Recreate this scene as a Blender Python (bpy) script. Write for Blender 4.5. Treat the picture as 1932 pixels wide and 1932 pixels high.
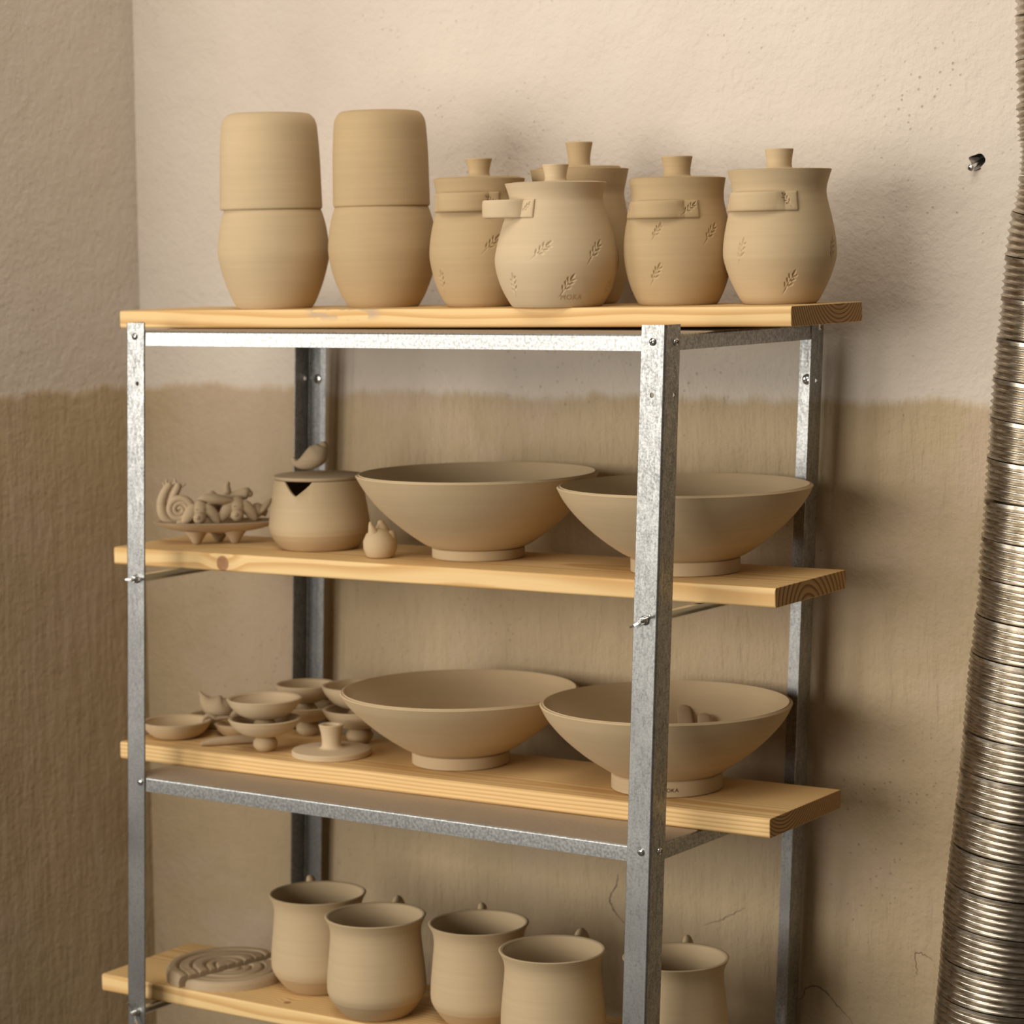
import bpy, bmesh, math, random
import numpy as np
from mathutils import Matrix, Vector
for o in list(bpy.data.objects): bpy.data.objects.remove(o)
random.seed(4); rng = np.random.default_rng(7)
SC = bpy.context.scene; COL = SC.collection
Z0 = 1.48                       # heights below are measured from the lens; the floor is 1.48 m lower
YAW = math.radians(35.21)       # the rack stands turned by this angle to the lens
# ------------------------------------------------------------------ camera
cam = bpy.data.cameras.new('camera'); cam_o = bpy.data.objects.new('camera', cam); COL.objects.link(cam_o)
_y, _p, _r = math.radians(-35.2102898), math.radians(5.86035401), math.radians(-0.97718169)
_f = Vector((math.sin(_y)*math.cos(_p), math.cos(_y)*math.cos(_p), -math.sin(_p)))
_x = Vector((math.cos(_y), -math.sin(_y), 0)); _u = _x.cross(_f)
_x2 = _x*math.cos(_r)+_u*math.sin(_r); _u2 = -_x*math.sin(_r)+_u*math.cos(_r)
cam_o.matrix_world = Matrix(((_x2.x,_u2.x,-_f.x,2.13162),(_x2.y,_u2.y,-_f.y,-2.23900),(_x2.z,_u2.z,-_f.z,0.015945+Z0),(0,0,0,1)))
cam.sensor_width = 36; cam.sensor_height = 36; cam.lens = 36*4869.97/1932
cam.clip_start = 0.05; cam.clip_end = 50
cam.dof.use_dof = True; cam.dof.focus_distance = 2.64; cam.dof.aperture_fstop = 7.1
SC.camera = cam_o
# ------------------------------------------------------------------ light
wld = bpy.data.worlds.new('room_air'); SC.world = wld; wld.use_nodes = True
wld.node_tree.nodes['Background'].inputs[0].default_value = (1.0, 0.82, 0.62, 1)
wld.node_tree.nodes['Background'].inputs[1].default_value = 0.115
def area(name, loc, target, sx, sy, power, col):
    l = bpy.data.lights.new(name, 'AREA'); l.shape = 'RECTANGLE'; l.size = sx; l.size_y = sy; l.energy = power; l.color = col
    o = bpy.data.objects.new(name, l); COL.objects.link(o); o.location = loc
    o.rotation_euler = (Vector(target)-Vector(loc)).to_track_quat('-Z', 'Y').to_euler(); return o
area('side_window_daylight', (-2.05, -2.30, Z0+0.10), (0.35, 0.2, Z0-0.05), 0.65, 1.30, 34, (1.0, 0.96, 0.89))
area('front_window_daylight', (-0.45, -3.90, Z0+0.15), (0.40, 0.3, Z0-0.02), 2.5, 1.7, 116, (1.0, 0.955, 0.88))
area('upper_wall_fill', (0.75, -1.15, Z0+1.45), (0.60, 0.37, Z0+0.45), 1.3, 1.3, 27, (1.0, 0.93, 0.83))  # added overhead fill without a fixture, brightens the upper wall
SC.view_settings.view_transform = 'Standard'; SC.view_settings.look = 'None'
SC.view_settings.exposure = -0.10; SC.view_settings.gamma = 1.0; SC.view_settings.use_curve_mapping = False

# ------------------------------------------------------------------ node helpers
class NT:
    def __init__(s, name):
        s.m = bpy.data.materials.new(name); s.m.use_nodes = True; s.t = s.m.node_tree; s.b = s.t.nodes['Principled BSDF']
        s.tc = s.n('ShaderNodeTexCoord')
    def n(s, typ, **kw):
        nd = s.t.nodes.new(typ)
        for k, v in kw.items():
            if k.startswith('i_'):
                key = k[2:]; key = int(key) if key.isdigit() else key
                s.set(nd.inputs[key], v)
            else: setattr(nd, k, v)
        return nd
    def set(s, sock, v):
        if isinstance(v, bpy.types.NodeSocket): s.t.links.new(v, sock)
        else: sock.default_value = v
    def obj(s): return s.tc.outputs['Object']
    def gen(s): return s.tc.outputs['Generated']
    def map(s, vec, scale=(1,1,1), loc=(0,0,0), rot=(0,0,0)):
        nd = s.n('ShaderNodeMapping'); s.set(nd.inputs[0], vec); nd.inputs['Location'].default_value = loc
        nd.inputs['Rotation'].default_value = rot; nd.inputs['Scale'].default_value = scale; return nd.outputs[0]
    def noise(s, vec, scale, detail=4, rough=0.5, dist=0, col=False):
        nd = s.n('ShaderNodeTexNoise'); s.set(nd.inputs['Vector'], vec); nd.inputs['Scale'].default_value = scale
        nd.inputs['Detail'].default_value = detail; nd.inputs['Roughness'].default_value = rough; nd.inputs['Distortion'].default_value = dist
        return nd.outputs['Color' if col else 'Fac']
    def vor(s, vec, scale, out='Distance', feature='F1', rnd=1):
        nd = s.n('ShaderNodeTexVoronoi', feature=feature); s.set(nd.inputs['Vector'], vec); nd.inputs['Scale'].default_value = scale
        nd.inputs['Randomness'].default_value = rnd; return nd.outputs[out]
    def math(s, op, a, b=0.0, c=None, clamp=False):
        nd = s.n('ShaderNodeMath', operation=op, use_clamp=clamp); s.set(nd.inputs[0], a); s.set(nd.inputs[1], b)
        if c is not None: s.set(nd.inputs[2], c)
        return nd.outputs[0]
    def rng(s, v, a, b, c=0.0, d=1.0, smooth=False):
        nd = s.n('ShaderNodeMapRange', interpolation_type='SMOOTHSTEP' if smooth else 'LINEAR'); s.set(nd.inputs[0], v)
        for i, x in enumerate((a, b, c, d)): s.set(nd.inputs[i+1], x)
        return nd.outputs[0]
    def mix(s, f, a, b, typ='MIX'):
        nd = s.n('ShaderNodeMix', data_type='RGBA', blend_type=typ); s.set(nd.inputs[0], f)
        for i, v in ((6, a), (7, b)):
            if isinstance(v, tuple) and len(v) == 3: v = (*v, 1)
            s.set(nd.inputs[i], v)
        return nd.outputs[2]
    def ramp(s, f, stops):
        nd = s.n('ShaderNodeValToRGB'); s.set(nd.inputs[0], f); e = nd.color_ramp.elements
        while len(e) < len(stops): e.new(0.5)
        for k, (p, c) in enumerate(stops): e[k].position = p; e[k].color = (*c, 1)
        return nd.outputs[0]
    def xyz(s, vec):
        nd = s.n('ShaderNodeSeparateXYZ'); s.set(nd.inputs[0], vec); return nd.outputs
    def comb(s, x, y, z):
        nd = s.n('ShaderNodeCombineXYZ'); s.set(nd.inputs[0], x); s.set(nd.inputs[1], y); s.set(nd.inputs[2], z); return nd.outputs[0]
    def bump(s, h, strength=0.3, dist=0.001, prev=None):
        nd = s.n('ShaderNodeBump'); s.set(nd.inputs['Height'], h); nd.inputs['Strength'].default_value = strength; nd.inputs['Distance'].default_value = dist
        if prev is not None: s.set(nd.inputs['Normal'], prev)
        return nd.outputs[0]
    def out(s, color=None, rough=None, metal=None, normal=None, spec=None):
        for k, v in (('Base Color', color), ('Roughness', rough), ('Metallic', metal), ('Normal', normal), ('Specular IOR Level', spec)):
            if v is None: continue
            if isinstance(v, tuple) and len(v) == 3: v = (*v, 1)
            s.set(s.b.inputs[k], v)
        return s.m

def mat_clay(name, col, var=0.055, ring=1.0):
    s = NT(name); v = s.obj(); info = s.n('ShaderNodeObjectInfo')
    big = s.noise(v, 14, 3); fine = s.noise(v, 900, 2)
    rings = s.noise(s.map(v, (7, 7, 240)), 1.0, 4, 0.65)
    f = s.math('ADD', s.math('MULTIPLY', big, 0.5), s.math('MULTIPLY', rings, 0.5))
    dark = tuple(c*(1-var*1.6) for c in col); lite = tuple(min(1, c*(1+var)) for c in col)
    c = s.mix(s.rng(f, 0.3, 0.7), dark, lite)
    speck = s.rng(s.vor(v, 260), 0.05, 0.10, 1, 0)
    keep = s.rng(s.noise(v, 60, 1), 0.60, 0.68)
    c = s.mix(s.math('MULTIPLY', s.math('MULTIPLY', speck, keep), 0.5), c, tuple(x*0.45 for x in col))
    nrm = s.bump(rings, 0.10*ring, 0.0008); nrm = s.bump(fine, 0.25, 0.0004, nrm)
    return s.out(c, 0.88, 0, nrm, 0.25)
CLAY = mat_clay('dry_clay', (0.525, 0.395, 0.235))
CLAY_MID = mat_clay('leather_hard_clay', (0.46, 0.33, 0.18))
CLAY_DARK = mat_clay('damp_clay', (0.46, 0.325, 0.18))
CLAY_PALE = mat_clay('pale_clay', (0.565, 0.435, 0.275))
CLAY_FIG = mat_clay('modelled_clay', (0.48, 0.36, 0.225), 0.08, 0.2)

def mat_galv(name, base=0.40, rough=0.36, tint=(1, 1, 0.97)):
    s = NT(name); v = s.obj()
    a = s.noise(v, 420, 3, 0.65); b = s.noise(s.map(v, (1, 1, 0.35)), 130, 4, 0.6, 1.5); c3 = s.noise(v, 9, 2)
    f = s.math('ADD', s.math('MULTIPLY', a, 0.55), s.math('MULTIPLY', b, 0.45))
    c = s.mix(s.rng(f, 0.36, 0.62), tuple(base*0.50*t for t in tint), tuple(base*1.1*t for t in tint))
    r = s.math('ADD', s.rng(f, 0.3, 0.7, rough+0.14, rough-0.04), s.rng(c3, 0.3, 0.7, -0.04, 0.05))
    return s.out(c, r, 1.0, s.bump(f, 0.10, 0.0006))
GALV = mat_galv('galvanised_steel')
def mat_panel():
    s = NT('dusty_galvanised_panel'); v = s.obj(); a = s.noise(v, 300, 3); b = s.noise(v, 22, 4, 0.6, 1)
    up = s.xyz(s.n('ShaderNodeNewGeometry').outputs['True Normal'])[2]
    dust = s.math('MULTIPLY', s.rng(up, 0.5, 0.95), s.rng(b, 0.2, 0.7, 0.62, 0.92))
    steel = s.mix(s.rng(a, 0.35, 0.65), (0.25, 0.25, 0.245), (0.43, 0.43, 0.415))
    c = s.mix(dust, steel, (0.42, 0.315, 0.205))
    return s.out(c, s.rng(dust, 0, 1, 0.38, 0.75), s.rng(dust, 0, 1, 1.0, 0.12), s.bump(a, 0.1, 0.0006))
PANEL = mat_panel()
def mat_simple(name, col, rough=0.5, metal=0.0):
    return NT(name).out(col, rough, metal)
ZINC = mat_simple('bright_zinc', (0.72, 0.72, 0.70), 0.22, 1.0)
RODM = mat_simple('zinc_bar', (0.60, 0.62, 0.62), 0.30, 1.0)
DARKM = mat_simple('dark_recess', (0.03, 0.026, 0.02), 0.7)
INK = mat_simple('stamp_ink', (0.05, 0.03, 0.02), 0.8)
CRACK = mat_simple('crack_shadow', (0.16, 0.115, 0.075), 0.95)
def mat_duct():
    s = NT('aluminium_duct'); v = s.obj(); a = s.noise(v, 60, 3); b = s.noise(s.map(v, (1, 1, 6)), 90, 2)
    c = s.mix(s.rng(a, 0.3, 0.7), (0.40, 0.345, 0.27), (0.60, 0.54, 0.45))
    return s.out(c, s.rng(b, 0.3, 0.7, 0.22, 0.36), 1.0)
DUCT = mat_duct()

def mat_wood(name, yc, zc, knots=(), smear=None, freq=95, tone=1.0, wob=0.02):
    """ring pattern about an axis running along the board; the end faces take the darker end-grain version"""
    res = []
    for end in (False, True):
        s = NT(name + ('_end' if end else '_face')); v = s.obj()
        warp = s.noise(s.map(v, (1.7, 6, 6)), 1.0, 2, 0.45, 0, True)
        w = s.xyz(warp); p = s.xyz(v)
        y = s.math('ADD', s.math('SUBTRACT', p[1], yc), s.math('MULTIPLY', s.math('SUBTRACT', w[0], 0.5), wob*1.3))
        z = s.math('ADD', s.math('SUBTRACT', p[2], zc), s.math('MULTIPLY', s.math('SUBTRACT', w[1], 0.5), wob))
        knf = None
        for (kx, ky, kz, kr) in knots:
            d = s.n('ShaderNodeVectorMath', operation='DISTANCE'); s.set(d.inputs[0], v); d.inputs[1].default_value = (kx, ky, kz)
            bend = s.rng(d.outputs['Value'], kr*0.8, kr*4.5, 0.012, 0, True); z = s.math('ADD', z, bend)
            k = s.rng(d.outputs['Value'], kr*0.88, kr*1.06, 1, 0); knf = k if knf is None else s.math('MAXIMUM', knf, k)
        rad = s.math('SQRT', s.math('ADD', s.math('MULTIPLY', y, y), s.math('MULTIPLY', z, z)))
        rr = s.math('MULTIPLY', rad, freq*2.0); fr = s.math('FRACT', rr)
        late = s.math('MULTIPLY', s.rng(fr, 0.35, 0.86, 0, 1, True), s.rng(fr, 0.90, 1.0, 1, 0))
        fib = s.noise(s.map(v, (14, 700, 700)), 1.0, 2); wide = s.noise(s.map(v, (2, 30, 30)), 1.0, 2)
        if end:
            c = s.mix(s.math('MULTIPLY', late, 0.95), (0.47*tone, 0.285*tone, 0.115*tone), (0.16*tone, 0.07*tone, 0.02*tone))
            c = s.mix(s.rng(wide, 0.35, 0.7, 0, 0.35), c, (0.33*tone, 0.18*tone, 0.06*tone)); rough = 0.8
        else:
            c = s.mix(s.math('MULTIPLY', late, 0.80), (0.79*tone, 0.55*tone, 0.26*tone), (0.57*tone, 0.315*tone, 0.105*tone))
            c = s.mix(s.rng(fib, 0.3, 0.75, 0, 0.22), c, (0.64*tone, 0.41*tone, 0.15*tone)); rough = 0.62
        if knf is not None:
            kc = s.mix(s.noise(v, 180, 3), (0.20, 0.075, 0.03), (0.42, 0.20, 0.10)); c = s.mix(s.math('MULTIPLY', knf, 0.85), c, kc)
        if smear and not end:
            q = s.xyz(v); m = None
            for ax, lo, hi in ((0, smear[0], smear[1]),):
                m = s.math('MULTIPLY', s.rng(q[ax], lo, lo+0.015), s.rng(q[ax], hi-0.015, hi, 1, 0))
            m = s.math('MULTIPLY', m, s.rng(q[2], -0.004, 0.003)); m = s.math('MULTIPLY', m, s.rng(q[1], -0.075, -0.079))
            m = s.math('MULTIPLY', m, s.rng(s.noise(s.map(v, (38, 38, 90)), 1.0, 2), 0.44, 0.50))
            c = s.mix(s.math('MULTIPLY', m, 0.75), c, (0.44, 0.33, 0.23))
        res.append(s.out(c, rough, 0, s.bump(s.math('ADD', s.math('MULTIPLY', late, 0.6), fib), 0.12, 0.0005), 0.3))
    return res

def mat_wall():
    s = NT('two_tone_plaster'); v = s.obj(); p = s.xyz(v)
    big = s.noise(v, 1.6, 4, 0.6); mid = s.noise(v, 7, 5, 0.6); streak = s.noise(s.map(v, (60, 60, 9)), 1.0, 4, 0.6)
    edge = s.noise(s.map(v, (9, 9, 3)), 1.0, 5, 0.65); edge2 = s.noise(s.map(v, (90, 90, 24)), 1.0, 3, 0.6)
    zz = s.math('ADD', p[2], s.math('ADD', s.math('MULTIPLY', s.math('SUBTRACT', edge, 0.5), 0.050), s.math('MULTIPLY', s.math('SUBTRACT', edge2, 0.5), 0.010)))
    low = s.rng(zz, Z0-0.174, Z0-0.158, 1, 0, True)
    up_c = s.mix(s.rng(big, 0.3, 0.7), (0.60, 0.525, 0.44), (0.68, 0.605, 0.52)); up_c = s.mix(s.rng(mid, 0.35, 0.75, 0, 0.35), up_c, (0.63, 0.535, 0.45))
    lo_c = s.mix(s.rng(mid, 0.3, 0.7), (0.45, 0.345, 0.215), (0.52, 0.405, 0.255))
    worn = s.math('MULTIPLY', s.rng(s.noise(v, 3.2, 5, 0.65, 0.6), 0.50, 0.62), 0.6); lo_c = s.mix(worn, lo_c, (0.52, 0.40, 0.30))
    c = s.mix(low, up_c, lo_c)
    pit = s.math('MULTIPLY', s.rng(s.vor(v, 95), 0.10, 0.17, 1, 0), s.rng(s.noise(v, 4.5, 4, 0.6), 0.52, 0.66))
    c = s.mix(s.math('MULTIPLY', pit, 0.45), c, (0.28, 0.20, 0.13))
    grain = s.noise(v, 130, 4, 0.6); lump = s.noise(v, 26, 4, 0.6)
    h = s.math('ADD', s.math('MULTIPLY', grain, 0.35), s.math('ADD', s.math('MULTIPLY', lump, 0.7), s.math('MULTIPLY', s.math('MULTIPLY', streak, low), 0.8)))
    nrm = s.bump(h, 0.85, 0.0060); nrm = s.bump(s.math('SUBTRACT', 1, pit), 0.5, 0.002, nrm)
    return s.out(c, 0.93, 0, nrm, 0.15)
WALL = mat_wall()
def mat_floor():
    s = NT('screed_floor'); v = s.obj(); c = s.mix(s.noise(v, 6, 5), (0.085, 0.07, 0.055), (0.13, 0.105, 0.08))
    return s.out(c, 0.75, 0, s.bump(s.noise(v, 80, 4), 0.2, 0.002))
FLOOR = mat_floor()

# ------------------------------------------------------------------ mesh helpers
def link(name, me, mat=None, parent=None):
    o = bpy.data.objects.new(name, me); COL.objects.link(o)
    if mat is not None:
        for m in (mat if isinstance(mat, (list, tuple)) else [mat]): me.materials.append(m)
    if parent is not None: o.parent = parent
    return o
def mesh_np(verts, faces, smooth=True, angle=40):
    me = bpy.data.meshes.new('m'); verts = np.asarray(verts, float)
    if isinstance(faces, np.ndarray):
        me.vertices.add(len(verts)); me.vertices.foreach_set('co', verts.ravel())
        nf, k = faces.shape; me.loops.add(nf*k); me.loops.foreach_set('vertex_index', faces.ravel().astype(np.int32))
        me.polygons.add(nf); me.polygons.foreach_set('loop_start', np.arange(0, nf*k, k, dtype=np.int32)); me.update(calc_edges=True)
    else:
        me.from_pydata([tuple(v) for v in verts], [], [list(f) for f in faces]); me.update()
    if smooth:
        me.polygons.foreach_set('use_smooth', np.ones(len(me.polygons), bool))
        if angle: me.set_sharp_from_angle(angle=math.radians(angle))
    return me
def bm_mesh(bm, smooth=True, angle=35):
    bmesh.ops.recalc_face_normals(bm, faces=bm.faces); me = bpy.data.meshes.new('m'); bm.to_mesh(me); bm.free()
    if smooth and len(me.polygons):
        me.polygons.foreach_set('use_smooth', np.ones(len(me.polygons), bool)); me.set_sharp_from_angle(angle=math.radians(angle))
    return me
def tag(o, label=None, cat=None, group=None, kind=None):
    if label: o['label'] = label
    if cat: o['category'] = cat
    if group: o['group'] = group
    if kind: o['kind'] = kind
    return o
def thing(name, label, cat, loc, rz=0.0, group=None):
    o = bpy.data.objects.new(name, None); COL.objects.link(o); o.empty_display_size = 0.02
    o.location = (loc[0], loc[1], loc[2]+Z0); o.rotation_euler = (0, 0, rz); return tag(o, label, cat, group)
def catmull(P, n, closed=False):
    P = np.asarray(P, float); out = []
    for i in range(len(P)-1):
        p0 = P[max(i-1, 0)]; p1 = P[i]; p2 = P[i+1]; p3 = P[min(i+2, len(P)-1)]
        for t in np.linspace(0, 1, n, endpoint=False):
            out.append(0.5*((2*p1)+(-p0+p2)*t+(2*p0-5*p1+4*p2-p3)*t*t+(-p0+3*p1-3*p2+p3)*t**3))
    out.append(P[-1]); return np.array(out)
def lathe_grid(prof, seg):
    prof = np.asarray(prof, float); th = np.linspace(0, 2*math.pi, seg, endpoint=False)
    V = np.stack([np.outer(prof[:, 0], np.cos(th)), np.outer(prof[:, 0], np.sin(th)), np.repeat(prof[:, 1:2], seg, 1)], -1)
    n = len(prof); i = np.arange(n-1)[:, None]; j = np.arange(seg)[None, :]; j2 = (j+1) % seg
    F = np.stack([i*seg+j, i*seg+j2, (i+1)*seg+j2, (i+1)*seg+j], -1).reshape(-1, 4)
    return V, F, th
def lathe(prof, seg=96, angle=40):
    p = [list(q) for q in prof]
    for q in p:
        if q[0] < 1e-5: q[0] = 1e-5
    V, F, th = lathe_grid(p, seg); return mesh_np(V.reshape(-1, 3), F, True, angle)
def vessel_profile(outer, t, n=6, floor=None):
    """outer: (r, h) list from the foot edge to the rim -> closed wall profile with thickness t"""
    o = catmull(outer, n); H = o[-1][1]; floor = t*1.3 if floor is None else floor
    d = np.gradient(o, axis=0); d /= np.linalg.norm(d, axis=1)[:, None]+1e-12
    inner = o - np.stack([d[:, 1], -d[:, 0]], 1)*t; inner = inner[(inner[:, 1] > floor) & (inner[:, 0] > 0.002)]
    inner = inner[inner[:, 1] < H-t*0.2]
    r0 = o[-1]; ri = inner[-1]; lip = [r0+(0, 0.0), ((r0[0]*0.75+ri[0]*0.25), H+t*0.22), ((r0[0]*0.35+ri[0]*0.65), H+t*0.20), (ri[0], H-t*0.15)]
    res = [(0, 0), (o[0][0]*0.96, 0.0)]+[tuple(x) for x in o[:-1]]+[tuple(x) for x in lip]+[tuple(x) for x in inner[::-1]]
    res.append((max(res[-1][0]-0.006, 0.001), floor)); res.append((0, floor)); return res
def tube(path, radii, seg=16, n=6, caps=True, flat=None):
    """smooth swept body with a radius at each point and rounded ends; flat scales the local second axis"""
    P = np.asarray(path, float); R = np.asarray(radii, float)
    Q = catmull(np.column_stack([P, R]), n) if n > 1 else np.column_stack([P, R]); P, R = Q[:, :3], np.maximum(Q[:, 3], 1e-5)
    T = np.gradient(P, axis=0); T /= np.linalg.norm(T, axis=1)[:, None]+1e-12
    if caps:
        def cap(p, t, r):
            k = np.array([0.05, 0.4, 0.7, 0.92]); return [p+t*r*math.sqrt(1-a*a) for a in k], [r*a for a in k]
        a, ra = cap(P[0], -T[0], R[0]); b, rb = cap(P[-1], T[-1], R[-1])
        P = np.vstack([a, P, b[::-1]]); R = np.concatenate([ra, R, rb[::-1]]); T = np.vstack([np.repeat(T[:1], 4, 0), T, np.repeat(T[-1:], 4, 0)])
    ref = np.array([0, 0, 1.0]) if abs(T[0][2]) < 0.9 else np.array([1.0, 0, 0])
    N = np.cross(T[0], ref); N /= np.linalg.norm(N); V = []
    th = np.linspace(0, 2*math.pi, seg, endpoint=False)
    for p, t, r in zip(P, T, R):
        N = N-t*np.dot(N, t); N /= np.linalg.norm(N)+1e-12; B = np.cross(t, N)
        V.append(p+r*(np.outer(np.cos(th), N)+(flat or 1)*np.outer(np.sin(th), B)))
    V = np.array(V); k = len(P); i = np.arange(k-1)[:, None]; j = np.arange(seg)[None, :]; j2 = (j+1) % seg
    F = np.stack([i*seg+j, i*seg+j2, (i+1)*seg+j2, (i+1)*seg+j], -1).reshape(-1, 4)
    F = [list(f) for f in F]+[list(range(seg))[::-1], [(k-1)*seg+q for q in range(seg)]]
    return mesh_np(V.reshape(-1, 3), F, True, 60)
def ellipsoid(c, r, rot=(0, 0, 0), seg=24, pinch=0.0):
    bm = bmesh.new(); bmesh.ops.create_uvsphere(bm, u_segments=seg, v_segments=seg//2+2, radius=1)
    from mathutils import Euler
    R = Euler(rot).to_matrix()
    for v in bm.verts:
        k = 1-pinch*(v.co.z*0.5+0.5); v.co = Vector((v.co.x*r[0]*k, v.co.y*r[1]*k, v.co.z*r[2])); v.co = R @ v.co+Vector(c)
    return bm_mesh(bm, True, 80)
def box_bm(bm, lo, hi):
    m = Matrix.Translation([(a+b)/2 for a, b in zip(lo, hi)]) @ Matrix.Diagonal([b-a for a, b in zip(lo, hi)]+[1])
    return bmesh.ops.create_cube(bm, size=1, matrix=m)['verts']

# ------------------------------------------------------------------ the room
def slab(name, lo, hi, mat):
    bm = bmesh.new(); box_bm(bm, lo, hi); return tag(link(name, bm_mesh(bm, False), mat), kind='structure')
slab('floor', (-2.5, -4.0, -0.06), (3.2, 0.6, 0.0), FLOOR)
WY = 0.372
# back wall with the chipped screw hole
hx, hz = 0.9167, 0.0992+Z0
bm = bmesh.new()
ring = []; N = 22
rim = [bm.verts.new((hx+(0.0085+0.0022*math.sin(3*a)+0.0012*math.cos(5*a))*math.cos(a), WY, hz+(0.0105+0.002*math.sin(2*a+1))*math.sin(a))) for a in np.linspace(0, 2*math.pi, N, endpoint=False)]
corn = [bm.verts.new((x, WY, z)) for x, z in ((-0.345, 0), (3.2, 0), (3.2, 3.0), (-0.345, 3.0))]
e = [bm.edges.new((rim[i], rim[(i+1) % N])) for i in range(N)]+[bm.edges.new((corn[i], corn[(i+1) % 4])) for i in range(4)]
bmesh.ops.triangle_fill(bm, use_beauty=True, edges=e)
hole_in = [bm.verts.new((hx+(v.co.x-hx)*0.72+0.002, WY+0.016, hz+(v.co.z-hz)*0.72+0.002)) for v in rim]
hs_ = []
for i in range(N): hs_.append(bm.faces.new((rim[i], rim[(i+1) % N], hole_in[(i+1) % N], hole_in[i])))
bot = bm.faces.new(hole_in)
for f in list(bm.faces): f.material_index = 0
bot.material_index = 1  # shade inside the hole is put into the colour of bottom and sides
for k_, f in enumerate(hs_):
    if k_ % 22 not in (9, 10, 11, 12, 13, 14): f.material_index = 1
back = [bm.verts.new((v.co.x, WY+0.2, v.co.z)) for v in corn]
for i in range(4): bm.faces.new((corn[i], corn[(i+1) % 4], back[(i+1) % 4], back[i]))
bm.faces.new(back)
wall_back = tag(link('wall_back', bm_mesh(bm, False), [WALL, DARKM]), kind='structure')
# left wall return, a little out of plumb
bm = bmesh.new(); vs = box_bm(bm, (-0.55, -0.13, 0), (-0.3297, WY+0.2, 3.0))
for v in vs: v.co.x += 0.0108*(v.co.z-Z0)
tag(link('wall_left', bm_mesh(bm, False), WALL), kind='structure')
def crack(pts, w):
    """a hairline crack: a slim ragged ribbon lying on the plaster"""
    P = catmull([(x, z, 0) for x, z in pts], 7)[:, :2]; P[1:-1] += rng.normal(0, 0.0007, P[1:-1].shape)
    d = np.gradient(P, axis=0); nrm = np.stack([-d[:, 1], d[:, 0]], 1); nrm /= np.linalg.norm(nrm, axis=1)[:, None]+1e-9
    ww = w*np.sin(np.linspace(0.25, math.pi-0.1, len(P)))[:, None]*rng.uniform(0.5, 1.2, (len(P), 1))
    a, b = P+nrm*ww, P-nrm*ww; n = len(P); V = [(x, WY-0.0003, z+Z0) for x, z in np.vstack([a, b])]
    link('crack', mesh_np(V, [(i, i+1, n+i+1, n+i) for i in range(n-1)], False), CRACK, wall_back)
crack([(0.4397, -0.7526), (0.4360, -0.768), (0.4275, -0.7842), (0.431, -0.796), (0.4389, -0.8059), (0.4503, -0.8143)], 0.0010)
crack([(0.690, -0.872), (0.6949, -0.8674), (0.7021, -0.8555), (0.7112, -0.8509), (0.7252, -0.8551), (0.7391, -0.8675), (0.7563, -0.8831), (0.775, -0.905)], 0.0008)
crack([(0.845, -0.818), (0.8413, -0.7956), (0.8513, -0.7922), (0.8645, -0.7995)], 0.0006)
crack([(0.560, -0.800), (0.585, -0.79), (0.605, -0.778), (0.62, -0.770)], 0.0005)

# ------------------------------------------------------------------ screws, nuts
def screw_mesh(r=0.0042, h=0.0026):
    """pan head with a cross recess, axis +z, seat at z = 0"""
    prof = [(1e-5, h), (r*0.45, h*0.96), (r*0.78, h*0.74), (r*0.97, h*0.35), (r, 0), (1e-5, 0)]
    V, F, _ = lathe_grid(prof, 28); V = V.reshape(-1, 3); V = [tuple(v) for v in V]; F = [list(f) for f in F]; nF = len(F)
    for a in (0.35, 0.35+math.pi/2):
        c, s = math.cos(a), math.sin(a); L, wd = r*0.55, r*0.13; b = len(V)
        for z in (h*0.7, h*1.03):
            for u, v in ((-L, -wd), (L, -wd), (L, wd), (-L, wd)): V.append((u*c-v*s, u*s+v*c, z))
        F += [[b+4, b+5, b+6, b+7]]+[[b+i, b+(i+1) % 4, b+4+(i+1) % 4, b+4+i] for i in range(4)]
    me = mesh_np(V, F, True, 40); me.materials.append(ZINC); me.materials.append(DARKM)
    for k, p in enumerate(me.polygons):
        if k >= nF: p.material_index = 1
    return me
SCREW = screw_mesh(); BIGSCREW = screw_mesh(0.0062, 0.0022)
def put_screw(parent, loc, axis, me=SCREW, name='screw', spin=0.0):
    o = bpy.data.objects.new(name, me); COL.objects.link(o); o.parent = parent
    q = Vector(axis).to_track_quat('Z', 'Y'); o.rotation_mode = 'QUATERNION'; o.rotation_quaternion = q
    o.location = loc; return o

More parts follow.
